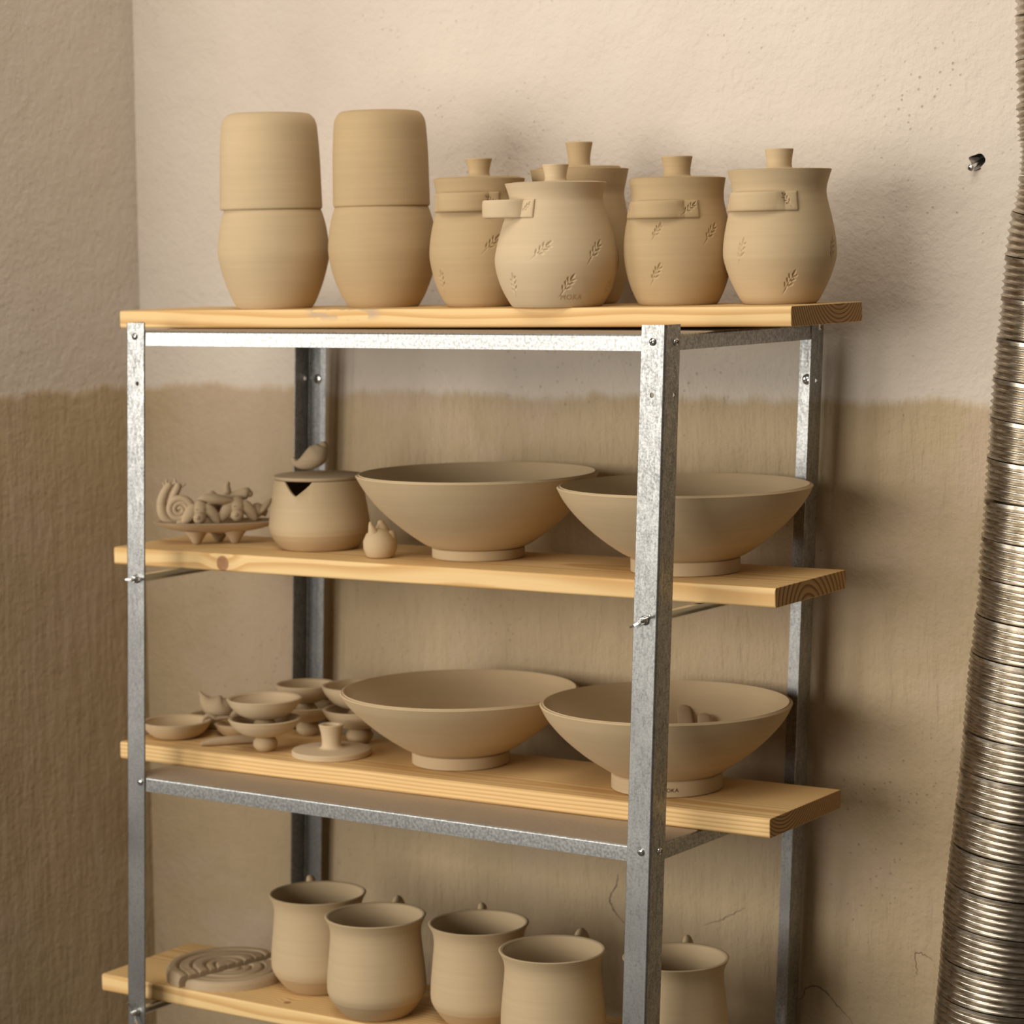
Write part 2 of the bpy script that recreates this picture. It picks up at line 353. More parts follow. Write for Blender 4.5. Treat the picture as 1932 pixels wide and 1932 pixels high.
# ------------------------------------------------------------------ the steel rack (leans slightly to the right, as it stands)
LX, LY = 0.05812, -0.01779
RW, RD, FW = 0.75, 0.33981, 0.02946
rack = thing('shelving_rack', 'tall galvanised steel rack with four angle posts and two sheet metal shelves', 'shelving rack', (RW/2, RD/2, -Z0))
RO = Vector((RW/2, RD/2, 0))
def lean(x, y, z): return (x+LX*z-RO.x, y+LY*z-RO.y, z+Z0)   # rack-local
def post(sx, sy, holes):
    """rolled angle section: flange along x and flange along y meeting in a rounded outer corner"""
    t, w, rc = 0.0016, FW, 0.0030
    out = [(w, 0.0), (w, t*0.3), (w, t)]
    pts = [(w-0.0004, 0.0)]
    pts = [(w, 0.0006), (w-0.0006, 0.0)]
    pts += [(rc-rc*math.sin(a), rc-rc*math.cos(a)) for a in np.linspace(0, math.pi/2, 7)]
    pts += [(0.0, w-0.0006), (0.0006, w), (t, w)]
    ri = rc-t
    pts += [(t, rc)]+[(rc-ri*math.cos(a), rc-ri*math.sin(a)) for a in np.linspace(0.2, math.pi/2-0.2, 4)]+[(rc, t)]
    pts += [(w, t)]
    x0 = 0 if sx > 0 else RW; y0 = 0 if sy > 0 else RD
    zs = [-1.478, -0.0655]; n = len(pts); V = []
    for z in zs:
        for a, b in pts: V.append(lean(x0+sx*a, y0+sy*b, z))
    bm = bmesh.new(); vv = [bm.verts.new(v) for v in V]
    for i in range(n): bm.faces.new((vv[i], vv[(i+1) % n], vv[n+(i+1) % n], vv[n+i]))
    bm.faces.new(vv[:n]); bm.faces.new(vv[n:])
    o = link('post', bm_mesh(bm, True, 30), GALV, rack)
    for (ax, d, z) in holes:
        bm = bmesh.new(); c = lean(x0+(sx*d if ax == 'y' else 0), y0+(sy*d if ax == 'x' else 0), z)
        q = Matrix.Rotation(math.pi/2, 4, 'X' if ax == 'y' else 'Y')
        bmesh.ops.create_cone(bm, cap_ends=True, segments=16, radius1=0.0027, radius2=0.0027, depth=0.02, matrix=Matrix.Translation(c) @ q)
        cut = link('cut', bm_mesh(bm, False), None); cut.parent = rack
        md = o.modifiers.new('hole', 'BOOLEAN'); md.operation = 'DIFFERENCE'; md.object = cut; md.solver = 'EXACT'
        bpy.context.view_layer.update(); dg = bpy.context.evaluated_depsgraph_get()
        me = bpy.data.meshes.new_from_object(o.evaluated_get(dg)); o.modifiers.clear(); o.data = me
        bpy.data.objects.remove(cut)
    o.modifiers.new('flat_faces', 'WEIGHTED_NORMAL').keep_sharp = True
    return o
# holes: ('y', d) is bored through the front or back flange, ('x', d) through the side flange
pFL = post(1, 1, [('y', 0.0185, -0.1373)])
pFR = post(-1, 1, [('y', 0.0145, -0.1374), ('x', 0.0205, -0.1381)])
pBL = post(1, -1, [('x', 0.0095, -0.1482)])
pBR = post(-1, -1, [('x', 0.0150, -0.1390)])
for p, sx, zz, dx, dy in ((pFL, 1, -0.0816, 0.0145, 0.0185), (pFL, 1, -0.6206, 0.0230, 0.0185), (pFR, -1, -0.0827, 0.0150, 0.0205), (pFR, -1, -0.6192, 0.0115, 0.0180)):
    x0 = 0 if sx > 0 else RW
    put_screw(p, lean(x0+sx*dx, 0.0, zz), (0, -1, 0))
    put_screw(p, lean(x0, dy, zz-0.001), (-sx, 0, 0))
put_screw(pBR, lean(RW, RD-0.0130, -0.079), (1, 0, 0))
put_screw(pBR, lean(RW, RD-0.0130, -0.62), (1, 0, 0))
put_screw(pBL, lean(0.0165, RD-0.0016, -0.149), (0, -1, 0), BIGSCREW, 'wall_screw')
put_screw(pBR, lean(RW-0.0190, RD-0.0016, -0.1386), (0, -1, 0), BIGSCREW, 'wall_screw')
def pan(ztop, zbot):
    t = 0.0018; lo = lean(t, t, ztop); hi = lean(RW-t, RD-t, ztop)
    bm = bmesh.new(); box_bm(bm, (lo[0], lo[1], zbot+Z0), (hi[0], hi[1], ztop+Z0)); bm.faces.ensure_lookup_table()
    bmesh.ops.delete(bm, geom=[f for f in bm.faces if f.normal.z < -0.9], context='FACES')
    ed = [x for x in bm.edges if all(v.co.z > ztop+Z0-0.001 for v in x.verts)]
    bmesh.ops.bevel(bm, geom=ed, offset=0.0030, segments=4, profile=0.5, affect='EDGES')
    # rolled-in hem along the lower edge
    be = [x for x in bm.edges if len(x.link_faces) == 1]
    r = bmesh.ops.extrude_edge_only(bm, edges=be); nv = [g for g in r['geom'] if isinstance(g, bmesh.types.BMVert)]
    cx, cy = (lo[0]+hi[0])/2, (lo[1]+hi[1])/2
    for v in nv: v.co.x += -0.009*np.sign(v.co.x-cx); v.co.y += -0.009*np.sign(v.co.y-cy)
    o = link('metal_shelf', bm_mesh(bm, True, 50), PANEL, rack)
    m = o.modifiers.new('sheet', 'SOLIDIFY'); m.thickness = 0.0009; m.offset = -1; o.modifiers.new('flat_faces', 'WEIGHTED_NORMAL').keep_sharp = True
    return o
pan(-0.0748, -0.0924); pan(-0.6136, -0.6313)
# clamping bars with wing nuts that carry the boards between the two metal shelves
def wing_nut_mesh():
    bm = bmesh.new()
    bmesh.ops.create_cone(bm, cap_ends=True, segments=20, radius1=0.0056, radius2=0.0042, depth=0.006, matrix=Matrix.Translation((0, 0, 0.0030)))
    bmesh.ops.create_cone(bm, cap_ends=True, segments=14, radius1=0.0027, radius2=0.0025, depth=0.006, matrix=Matrix.Translation((0, 0, 0.0085)))
    for s in (-1, 1):
        V = []
        for (x, z, hw) in ((0.0035, 0.0018, 0.0030), (0.0035, 0.0062, 0.0024), (0.0105, 0.0075, 0.0026), (0.0142, 0.0108, 0.0024), (0.0150, 0.0090, 0.0022), (0.0110, 0.0040, 0.0028)):
            V.append((s*x, z))
        a = [bm.verts.new((x, -0.0011, z)) for x, z in V]; b = [bm.verts.new((x, 0.0011, z)) for x, z in V]; n = len(V)
        bm.faces.new(a); bm.faces.new(b[::-1])
        for i in range(n): bm.faces.new((a[i], a[(i+1) % n], b[(i+1) % n], b[i]))
    bmesh.ops.bevel(bm, geom=list(bm.edges), offset=0.0004, segments=1, affect='EDGES')
    return bm_mesh(bm, True, 35)
WING = wing_nut_mesh(); WING.materials.append(ZINC)
def bar(x, z, spin):
    bm = bmesh.new(); h = 0.0042
    lo = lean(x-0.0035, -0.004, z-h); hi = lean(x+0.0035, RD-0.0025, z+h); y0 = lo[1]; y1 = hi[1]
    xc = (lo[0]+hi[0])/2
    # channel section: web and two short flanges
    prof = [(-0.0035, -h), (0.0045, -h), (0.0045, -h+0.0010), (-0.0022, -h+0.0010), (-0.0022, h-0.0010), (0.0045, h-0.0010), (0.0045, h), (-0.0035, h)]
    a = [bm.verts.new((xc+p, RD*0-RO.y+LY*z+0.0020, z+Z0+q)) for p, q in prof]; b = [bm.verts.new((v.co.x, y1, v.co.z)) for v in a]; n = len(prof)
    bm.faces.new(a); bm.faces.new(b[::-1])
    for i in range(n): bm.faces.new((a[i], a[(i+1) % n], b[(i+1) % n], b[i]))
    o = link('support_bar', bm_mesh(bm, False), RODM, rack)
    w = bpy.data.objects.new('wing_nut', WING); COL.objects.link(w); w.parent = o
    w.matrix_local = Matrix.Translation(lean(x, 0.0, z)) @ Matrix.Rotation(math.pi/2, 4, 'X') @ Matrix.Rotation(spin, 4, 'Z')
bar(0.0165, -0.3715, math.radians(4)); bar(RW-0.0150, -0.3715, math.radians(30))
bar(0.0165, -0.9110, math.radians(-65)); bar(RW-0.0150, -0.9110, math.radians(20))

# ------------------------------------------------------------------ pine boards
def board(label, fl, fr, zl, zr, mats, width=0.172, th=0.0215):
    """fl / fr: front bottom corner at the left and right end (x, y); zl / zr its height"""
    L = math.hypot(fr[0]-fl[0], fr[1]-fl[1]); a = math.atan2(fr[1]-fl[1], fr[0]-fl[0]); tilt = math.asin((zr-zl)/L)
    bm = bmesh.new(); box_bm(bm, (-L/2, -width/2, -th/2), (L/2, width/2, th/2))
    bmesh.ops.bevel(bm, geom=[x for x in bm.edges if abs(x.verts[0].co.x-x.verts[1].co.x) > 0.1], offset=0.0028, segments=3, profile=0.5, affect='EDGES')
    bmesh.ops.bevel(bm, geom=[x for x in bm.edges if abs(x.verts[0].co.x) > L/2-1e-4 and abs(x.verts[1].co.x) > L/2-1e-4], offset=0.0006, segments=1, affect='EDGES')
    for f in bm.faces: f.material_index = 1 if abs(f.normal.x) > 0.9 else 0
    me = bm_mesh(bm, True, 40); o = link('wooden_board', me, mats); o.modifiers.new('flat_faces', 'WEIGHTED_NORMAL').keep_sharp = True
    c = Vector(((fl[0]+fr[0])/2, (fl[1]+fr[1])/2, (zl+zr)/2+Z0)); R = Matrix.Rotation(a, 4, 'Z') @ Matrix.Rotation(-tilt, 4, 'Y')
    o.matrix_world = Matrix.Translation(c) @ R @ Matrix.Translation((0, width/2, th/2))
    return tag(o, label, 'board', 'pine boards on the rack')
board('thick pine board on the top of the steel rack, under the lidded jars', (-0.0695, 0.060), (0.8363, 0.100), -0.0744, -0.0706,
      mat_wood('pine_top', 0.026, 0.046, smear=(-0.175, -0.06), freq=105, tone=0.98, wob=0.014))
board('pine board with a reddish knot in its front edge, carrying the pitcher and two bowls', (-0.1070, 0.075), (0.8070, 0.115), -0.3672, -0.3664,
      mat_wood('pine_second', -0.008, -0.030, wob=0.03, knots=((-0.285, -0.086, -0.001, 0.0095),), freq=60, tone=1.03))
board('fine grained pine board on the middle metal shelf, carrying small footed dishes', (-0.1120, 0.080), (0.8000, 0.112), -0.6134, -0.6134,
      mat_wood('pine_third', -0.05, 0.055, freq=130, wob=0.012))
board('pine board nearest the floor, carrying the mugs and the clay rainbow pieces', (-0.1280, 0.050), (0.7900, 0.075), -0.9066, -0.9066,
      mat_wood('pine_lower', 0.03, 0.060, knots=((-0.178, -0.065, 0.0115, 0.0048),), freq=85))
ZT = lambda x: -0.0528+0.0040*(x+0.07)/0.906      # upper face of the top board
Z2, Z3, Z4 = -0.3452, -0.5918, -0.8850
Z2 = -0.3451

# ------------------------------------------------------------------ stamped leaf sprigs (real dents in the clay)
def sprig_depth(u, v, ang, L, depth=0.0016):
    """u, v: surface coordinates about the sprig's middle; returns how deep the stamp presses there"""
    c, s = math.cos(ang), math.sin(ang); a = u*c+v*s; b = -u*s+v*c      # a along the stem
    d = np.zeros_like(u)
    def ell(ca, cb, la, lb, rot, k=1.0):
        cr, sr = math.cos(rot), math.sin(rot); x = (a-ca)*cr+(b-cb)*sr; y = -(a-ca)*sr+(b-cb)*cr
        q = (x/la)**2+(y/lb)**2; return np.where(q < 1, np.sqrt(np.clip(1-q, 0, 1))*k, 0)
    d = np.maximum(d, ell(-0.10*L, 0, 0.42*L, 0.018*L, 0, 0.6))
    d = np.maximum(d, ell(0.36*L, 0.0, 0.15*L, 0.040*L, 0, 1.0))
    for t, sd in ((-0.20, 1), (-0.12, -1), (-0.02, 1), (0.07, -1), (0.14, 1), (0.22, -1)):
        d = np.maximum(d, ell(t*L+0.075*L, sd*0.085*L, 0.105*L, 0.036*L, sd*0.60, 0.95))
    return d*depth
def jar(label, loc, s, outer, rim_t, lid, knob, handle, sprigs, group='lidded jars on the top board', text=None, mat=None):
    """outer profile in photo-scale units times s; everything else likewise"""
    CLAY = mat or CLAY_MID
    x, y = loc; z = ZT(x); t = thing('lidded_jar', label, 'jar', (x, y, z), 0.0, group)
    thc = math.atan2(-2.239-y, 2.1316-x)
    o = catmull(np.array(outer, float)*s, 10)
    seg_l = np.r_[0, np.cumsum(np.linalg.norm(np.diff(o, axis=0), axis=1))]; m = 190
    ss = np.linspace(0, seg_l[-1], m); o = np.stack([np.interp(ss, seg_l, o[:, 0]), np.interp(ss, seg_l, o[:, 1])], 1)
    H = o[-1, 1]; tk = rim_t*s; seg = 460
    inner = [(o[-1, 0]-tk*0.3, H+tk*0.12), (o[-1, 0]-tk*0.8, H-tk*0.1)]
    inner += [(max(q[0]-tk, 0.004), max(q[1], tk)) for q in o[::-12][1:]]
    prof = np.vstack([[(1e-5, 0.0), (o[0, 0]*0.6, 0.0)], o, inner, [(1e-5, tk)]])
    V, F, th = lathe_grid(prof, seg)
    ph = (th-thc+math.pi) % (2*math.pi)-math.pi
    U0, S0 = ph[None, :]*o[:, 0][:, None], np.repeat(ss[:, None], seg, 1); D = np.zeros_like(U0)
    for (px, hy, ang, L) in sprigs:
        hz_ = hy*s; k = int(np.argmin(np.abs(o[:, 1]-hz_)+np.where(np.arange(m) < 3, 1, 0))); R = o[k, 0]
        f0 = math.asin(max(-0.98, min(0.98, px*s/R))); D = np.maximum(D, sprig_depth(U0-f0*R, S0-ss[k], math.radians(ang), L*s))
    d = np.gradient(o, axis=0); d /= np.linalg.norm(d, axis=1)[:, None]+1e-12; nr, nz = d[:, 1], -d[:, 0]
    V[2:2+m, :, 0] -= D*nr[:, None]*np.cos(th)[None]; V[2:2+m, :, 1] -= D*nr[:, None]*np.sin(th)[None]; V[2:2+m, :, 2] -= D*nz[:, None]
    link('body', mesh_np(V.reshape(-1, 3), F, True, 50), CLAY, t)
    # lid resting in the mouth, with its flared knob
    lr, lt = lid; kt, kb, kh = knob; lz = H-0.6*s
    lo = link('lid', lathe([(1e-5, lz-3*s), (lr*0.80*s, lz-3*s), (lr*s, lz), (lr*s, lz+lt*0.6*s), (lr*0.97*s, lz+lt*s), (kb*1.5*s, lz+(lt+1)*s), (1e-5, lz+(lt+1)*s)], 96), CLAY, t)
    k0 = lz+lt*s
    kp = catmull(np.array([(kb*1.35, 0), (kb*1.03, 3), (kb, kh*0.35), ((kb+kt)/2, kh*0.72), (kt, kh-1.5)])*s, 5)
    kp = [(1e-5, -0.001)]+[tuple(q) for q in kp]+[(kt*0.96*s, kh*s), (kt*0.8*s, kh*s-0.0003), (1e-5, kh*s-0.0012)]
    link('knob', lathe([(a, b+k0) for a, b in kp], 64), CLAY, lo)
    if handle:
        f1, f2, hc, hh, bulge, bl, lv = handle    # azimuths (deg, right of the lens is +), mid height, half height, bulge
        nt, nz_ = 170, 28; tt = np.linspace(0, 1, nt); vv = np.linspace(-1, 1, nz_)
        phi = np.radians(f1+(f2-f1)*tt)+thc; up = np.clip((tt-bl)/(1-2*bl), 0, 1); bul = np.sin(math.pi*up)**0.75*bulge*s
        hzv = (hc+vv*hh)*s; rb = np.interp(hzv, o[:, 1], o[:, 0]); rm = np.interp(hc*s, o[:, 1], o[:, 0])
        w = np.clip(bul/(bulge*s)*2.2, 0, 1)[:, None]; rin = rb[None]*(1-w)+rm*w+bul[:, None]
        edge = np.sqrt(np.clip(1-np.abs(vv)**5, 0, 1))[None]*np.sqrt(np.clip(1-np.abs(2*tt-1)**26, 0, 1))[:, None]; tkh = 5.2*s
        rout = rin+tkh*(0.30+0.70*edge); arc = (phi-phi[0])*(rm+bulge*0.3*s)
        Dp = np.zeros_like(rout); Ltot = arc[-1]
        for (at, ang, L) in lv: Dp = np.maximum(Dp, sprig_depth((arc-at*Ltot)[:, None]+0*hzv[None], hzv[None]-hc*s+0*arc[:, None], math.radians(ang), L*s, 0.0015))
        rout = rout-Dp; rin = rin-0.0012*(1-w)
        zz = np.repeat(hzv[None], nt, 0)
        def pts(r): return np.stack([r*np.cos(phi)[:, None], r*np.sin(phi)[:, None], zz], -1)
        A, B = pts(rout), pts(rin); ring_ = np.concatenate([A, B[:, ::-1]], 1); q = 2*nz_
        i = np.arange(nt-1)[:, None]; j = np.arange(q)[None]; Fq = np.stack([i*q+j, i*q+(j+1) % q, (i+1)*q+(j+1) % q, (i+1)*q+j], -1).reshape(-1, 4)
        cap = [[k, k+1, q-2-k, q-1-k] for k in range(nz_-1)]; cap2 = [[(nt-1)*q+a for a in f[::-1]] for f in cap]
        bm = bmesh.new(); me0 = mesh_np(ring_.reshape(-1, 3), [list(f) for f in Fq]+cap+cap2, True, 50)
        bm.from_mesh(me0); bpy.data.meshes.remove(me0); link('handle', bm_mesh(bm, True, 50), CLAY, t)
    if text:
        wrap_text(text[0], t, o, thc, text[1]*s, text[2]*s, text[3]*s, CLAY_DARK, 0.00025)
    return t
def wrap_text(txt, parent, prof, thc, px, hz_, size, mat, lift):
    """lettering bent round the wall of a turned piece"""
    cu = bpy.data.curves.new('lettering', 'FONT'); cu.body = txt; cu.size = size; cu.extrude = 0.00015; cu.align_x = 'CENTER'; cu.space_character = 1.12
    tmp = bpy.data.objects.new('tmp', cu); COL.objects.link(tmp); bpy.context.view_layer.update()
    me = bpy.data.meshes.new_from_object(tmp.evaluated_get(bpy.context.evaluated_depsgraph_get())); bpy.data.objects.remove(tmp)
    R = np.interp(hz_, prof[:, 1], prof[:, 0]); f0 = thc+math.asin(max(-0.97, min(0.97, px/R)))
    for v in me.vertices:
        h = hz_+v.co.y; r = np.interp(h, prof[:, 1], prof[:, 0])+lift+v.co.z; a = f0+v.co.x/R
        v.co = (r*math.cos(a), r*math.sin(a), h)
    o = link('stamp', me, mat, parent); o['label'] = 'maker stamp lettering'

# ------------------------------------------------------------------ top board: two stacked pairs, five lidded jars
def pot(name, label, loc, z, s, outer, mat=CLAY, t=7, cat='pot', group=None, flip=False, tilt=0.0):
    o = thing(name, label, cat, (loc[0], loc[1], z), 0, group); H = outer[-1][1]*s
    me = lathe(vessel_profile(np.array(outer, float)*s, t*s, 8), 128)
    b = link('body', me, mat, o)
    if flip: b.rotation_euler = (math.pi, 0, 0); b.location = (0, 0, H+0.0004)
    o.rotation_euler = (0, tilt, 0); return o
low1 = [(69, 0), (75, 8), (83, 25), (92.5, 50), (100.5, 78), (104.5, 99), (104.5, 116), (101.5, 142), (97, 165), (91, 184)]
low2 = [(65, 0), (70, 7), (80, 25), (91, 52), (98.5, 80), (102, 102), (102, 118), (99, 144), (94.5, 167), (88, 187)]
# upper cups stand mouth down, so their profile runs from the (upper) foot to the mouth
up1 = [(70, 0), (77, 2), (84, 9), (88.5, 19), (90.5, 34), (93.5, 80), (95, 130), (96, 170), (95.5, 177)]
up2 = [(66, 0), (74, 2), (81, 9), (85, 19), (87, 34), (89.5, 80), (90.5, 130), (91, 170), (90.5, 176)]
s1, s2 = 0.000632, 0.000622
zs1, zs2 = ZT(0.124), ZT(0.26)
pot('planter_pot', 'round bellied clay pot at the left end of the top board, under an upturned cup', (0.1239, 0.1234), zs1, s1, low1, group='round pots under cups')
pot('planter_pot', 'round bellied clay pot second on the top board, under the taller placed upturned cup', (0.2600, 0.1593), zs2, s2, low2, mat=CLAY_MID, group='round pots under cups')
pot('upturned_cup', 'straight clay cup turned upside down on the leftmost round pot', (0.1225, 0.1225), zs1+184*s1+0.0012, s1, up1, cat='cup', group='upturned cups', flip=True)
pot('upturned_cup', 'straight clay cup turned upside down on the pot beside the jars', (0.2600, 0.1593), zs2+187*s2+0.0012, s2, up2, mat=CLAY_MID, cat='cup', group='upturned cups', flip=True)

jar('squat clay jar behind the front jar, strap handle facing front, beside the upturned cups', (0.4050, 0.1540), 0.000600,
    [(62, 0), (70, 10), (84, 38), (93, 72), (96.5, 98), (94, 130), (88, 160), (82, 185), (80, 205), (83, 222), (87, 240)], 8, (80, 4), (25.5, 20, 35),
    (-82, 27, 196, 18, 15, 0.14, [(0.90, 140, 34)]), [(20, 117, 45, 52), (-72, 46, 100, 52)])
jar('front clay jar with leaf stamps and handle pointing left, foremost on the top board', (0.5330, 0.1200), 0.000583,
    [(83, 0), (90, 8), (104, 34), (114, 64), (117, 90), (112, 118), (104, 146), (96, 170), (90, 190), (88, 203), (91, 217), (96, 231)], 8, (84, 3), (25, 20.5, 33),
    (-128, -26, 184, 17, 44, 0.15, [(0.90, 50, 34)]), [(-30, 106, 40, 58), (70, 102, 55, 58), (-80, 40, 97, 55), (18, 40, 57, 56), (93, 34, 58, 52)],
    text=('MOKA', 24, 15, 13), mat=CLAY_PALE)
jar('tall clay jar standing furthest back, mostly hidden behind the front jar', (0.4812, 0.2450), 0.000608,
    [(66, 0), (74, 10), (86, 40), (94, 75), (96, 105), (94, 135), (90, 165), (86, 190), (84, 208), (88, 228), (93, 252)], 8, (78, 6), (26, 21, 46), None, [(60, 80, 60, 50)])
jar('clay jar with strap handle stamped with leaves at both ends, between two jars', (0.6541, 0.1765), 0.0005785,
    [(72, 0), (78, 8), (91, 38), (100, 75), (102, 108), (99, 140), (93, 168), (88, 190), (87, 205), (88, 218), (91, 236)], 8, (84, 3), (29.5, 25, 39),
    (-78, 25, 178, 16.5, 15, 0.17, [(0.88, 40, 40), (0.07, 100, 32)]), [(-40, 136, 60, 44), (60, 132, 55, 50), (-42, 58, 65, 50), (92, 62, 60, 40)])
jar('pear shaped clay jar at the right end of the top board, three leaf stamps', (0.7694, 0.1965), 0.000568,
    [(67, 0), (75, 9), (92, 42), (104, 76), (107, 98), (104, 130), (97, 165), (91, 190), (88, 208), (90, 224), (98, 250)], 8, (85, 2), (27, 23.5, 38),
    (-88, 21, 191, 18, 15, 0.14, [(0.89, 125, 36)]), [(-72, 97, 74, 58), (17, 40, 63, 56), (97, 97, 80, 58)], mat=CLAY)

# ------------------------------------------------------------------ second board
def figure(name, label, cat, loc, group=None, rz=YAW): return thing(name, label, cat, loc, rz, group)
# oval footed dish
SP = 0.000658
pl = figure('footed_dish', 'oval clay dish on small cone feet, heaped with clay animal figures', 'dish', (-0.0164, 0.1665, Z2))
me = lathe(vessel_profile(np.array([(4, 22), (40, 21), (75, 25), (105, 33), (122, 41)], float)*SP, 6*SP, 6, 27*SP), 96)
# close the underside
b = link('plate', me, CLAY_FIG, pl); b.scale = (1, 0.50, 1)
for v in me.vertices:
    if v.co.z < 1e-4: v.co.z = 21.5*SP
for fx, fy in ((-38, -14), (34, -10), (0, 26)):
    link('foot', lathe([(1e-5, 0), (6*SP, 0), (9*SP, 3*SP), (15*SP, 14*SP), (24*SP, 25*SP), (1e-5, 25*SP)], 20), CLAY_FIG, pl).location = (fx*SP, fy*SP, 0)
def P(px, py, dep=0.0, c=(411, 1024), s=SP): return ((px-c[0])*s, dep, (c[1]-py)*s)
PZ = 28*SP      # inside floor of the dish
# snail
base = pl.location
def on_plate(name, label, cat, group=None): return tag_fig(name, label, cat, group)
def tag_fig(name, label, cat, group=None):
    o = bpy.data.objects.new(name, None); COL.objects.link(o); o.location = base; o.rotation_euler = (0, 0, YAW); o.empty_display_size = 0.01
    return tag(o, label, cat, group)
sn = tag_fig('clay_snail', 'clay snail with a coiled shell at the left end of the footed dish', 'figurine')
ang = np.linspace(0, 2*math.pi*2.6, 60); rad = np.interp(ang, [0, ang[-1]], [3.0, 26.0])
cx, cz = 343, 958
pth = [P(cx+r*math.cos(2.2-a), cz-r*0.98*math.sin(2.2-a), (-17+0.05*r)*SP) for a, r in zip(ang, rad)]
link('shell', tube(pth, [np.interp(r, [3, 26], [3.8, 7.6])*SP for r in rad], 14, 1), CLAY_FIG, sn)
link('body', tube([P(376, 981, 0), P(350, 983, 0), P(322, 981, 0), P(309, 968, 0), P(307, 945, 0), P(314, 925, 0), P(322, 914, 0)], [q*SP for q in (4, 6, 8, 10, 9.5, 8.5, 7)], 14), CLAY_FIG, sn)
link('neck', tube([P(330, 968, -0.001), P(327, 950, -0.001), P(330, 934, -0.001), P(337, 920, -0.001), P(339, 915, -0.001)], [q*SP for q in (9, 9, 8, 7.5, 6.5)], 14), CLAY_FIG, sn)
for a, bb in (((318, 917), (317, 904)), ((324, 917), (332, 908)), ((316, 917), (311, 909)), ((338, 916), (333, 903)), ((340, 917), (351, 912))):
    link('antenna', tube([P(*a), P((a[0]+bb[0])/2, (a[1]+bb[1])/2+1), P(*bb)], [3.6*SP, 2.6*SP, 2.2*SP], 10), CLAY_FIG, sn)
# floppy-eared puppy heads
def puppy(label, px, py, dep, sc=1.0, rot=(0, 0, 0)):
    o = tag_fig('clay_puppy_head', label, 'figurine', 'puppy heads on the footed dish'); s = SP*sc
    M = Matrix.Rotation(YAW, 4, 'Z')
    c = M @ Vector(P(px, py, dep)); o.location = Vector(base)+c
    o.rotation_euler = (rot[0], rot[1], YAW+rot[2])
    link('head', ellipsoid((0, 2*s, 6*s), (15*s, 15*s, 17*s)), CLAY_FIG, o)
    link('snout', ellipsoid((-1*s, -11*s, -7*s), (11*s, 11*s, 11*s)), CLAY_FIG, o)
    link('nose', ellipsoid((-3*s, -21*s, -5*s), (4.2*s, 3.5*s, 3.6*s), seg=14), CLAY_FIG, o)
    for sd in (-1, 1):
        link('ear', ellipsoid((sd*19*s, -3*s, -1*s), (8.5*s, 5.5*s, 21*s), (0, -sd*0.62, 0), 20, -0.45), CLAY_FIG, o)
        link('eye', ellipsoid((sd*5.5*s, -12.2*s, 8*s), (2.4*s, 1.2*s, 1.0*s), seg=10), CLAY_DARK, o)
    return o
puppy('clay puppy head with drooping ears beside the snail on the footed dish', 383, 966, -0.012, 1.12)
puppy('clay puppy head with long right ear near the middle of the footed dish', 452, 961, -0.008, 1.12, (0.05, 0, 0.1))
puppy('clay puppy head tipped over at the back of the heap, ears sticking up', 425, 948, 0.014, 0.95, (2.6, 0.3, 0.4))
puppy('clay puppy head lying at the right end of the heap, by the pitcher', 489, 962, 0.006, 0.9, (2.2, -0.5, -0.6))
puppy('clay puppy head lying face down at the left back of the heap', 404, 958, 0.016, 0.85, (1.5, 0.2, 1.2))
bd = tag_fig('clay_bird', 'small smooth clay bird lying across the top of the heap on the footed dish', 'figurine')
link('body', tube([P(380, 938, -0.014), P(392, 936, -0.015), P(410, 938, -0.015), P(428, 941, -0.014), P(440, 942, -0.013)], [q*SP for q in (2.5, 8, 11, 9, 4.5)], 18, 6, True, 0.9), CLAY_FIG, bd)
bd = tag_fig('clay_bird', 'long clay bird with a blunt tail lying behind the top of the heap', 'figurine')
link('body', tube([P(420, 938, 0.004), P(437, 937, 0.004), P(455, 934, 0.004), P(468, 931, 0.004), P(473, 932, 0.004)], [q*SP for q in (4, 7, 10, 11, 7)], 18), CLAY_FIG, bd)
link('crest', tube([P(432, 928, 0.004), P(431, 918, 0.004), P(433, 912, 0.004)], [q*SP for q in (7, 6, 4)], 12), CLAY_FIG, bd)
# lidded pitcher
SPi = 0.000647
pi_ = thing('pitcher', 'clay pitcher with notched spout and flat lid topped by a bird', 'pitcher', (0.1349, 0.1831, Z2))
thc = math.atan2(-2.239-0.1831, 2.1316-0.1349)
outer = np.array([(70, 0), (77, 6), (88, 20), (94, 36), (95, 46), (92, 70), (88, 95), (84.5, 118), (83, 130)], float)*SPi
prof = np.array(vessel_profile(outer, 6*SPi, 8)); prof[:, 0] = np.maximum(prof[:, 0], 1e-5)
V, F, th = lathe_grid(prof, 220); ph = (th-thc-math.radians(-29)+math.pi) % (2*math.pi)-math.pi
notch = 26*SPi*np.clip(1-np.abs(ph)/0.36, 0, 1)**0.85; lipf = np.exp(-(ph/0.22)**2); zr = 130*SPi; z1 = 78*SPi
zc = V[:, :, 2]; hi = np.clip((zc-z1)/(zr-z1), 0, None); V[:, :, 2] = np.where(zc > z1, z1+(zc-z1)*((zr-notch[None]-z1)/(zr-z1)), zc)
sc = 1+0.085*lipf[None]*np.clip(hi, 0, 1)**1.5; V[:, :, 0] *= sc; V[:, :, 1] *= sc
me = mesh_np(V.reshape(-1, 3), F, True, 50); me.materials.append(CLAY); me.materials.append(CLAY_DARK)
for p in me.polygons:
    if p.center.z < 31*SPi and p.normal.z < 0.5 and math.hypot(p.center.x, p.center.y) > 60*SPi: p.material_index = 1
pb = bpy.data.objects.new('body', me); COL.objects.link(pb); pb.parent = pi_
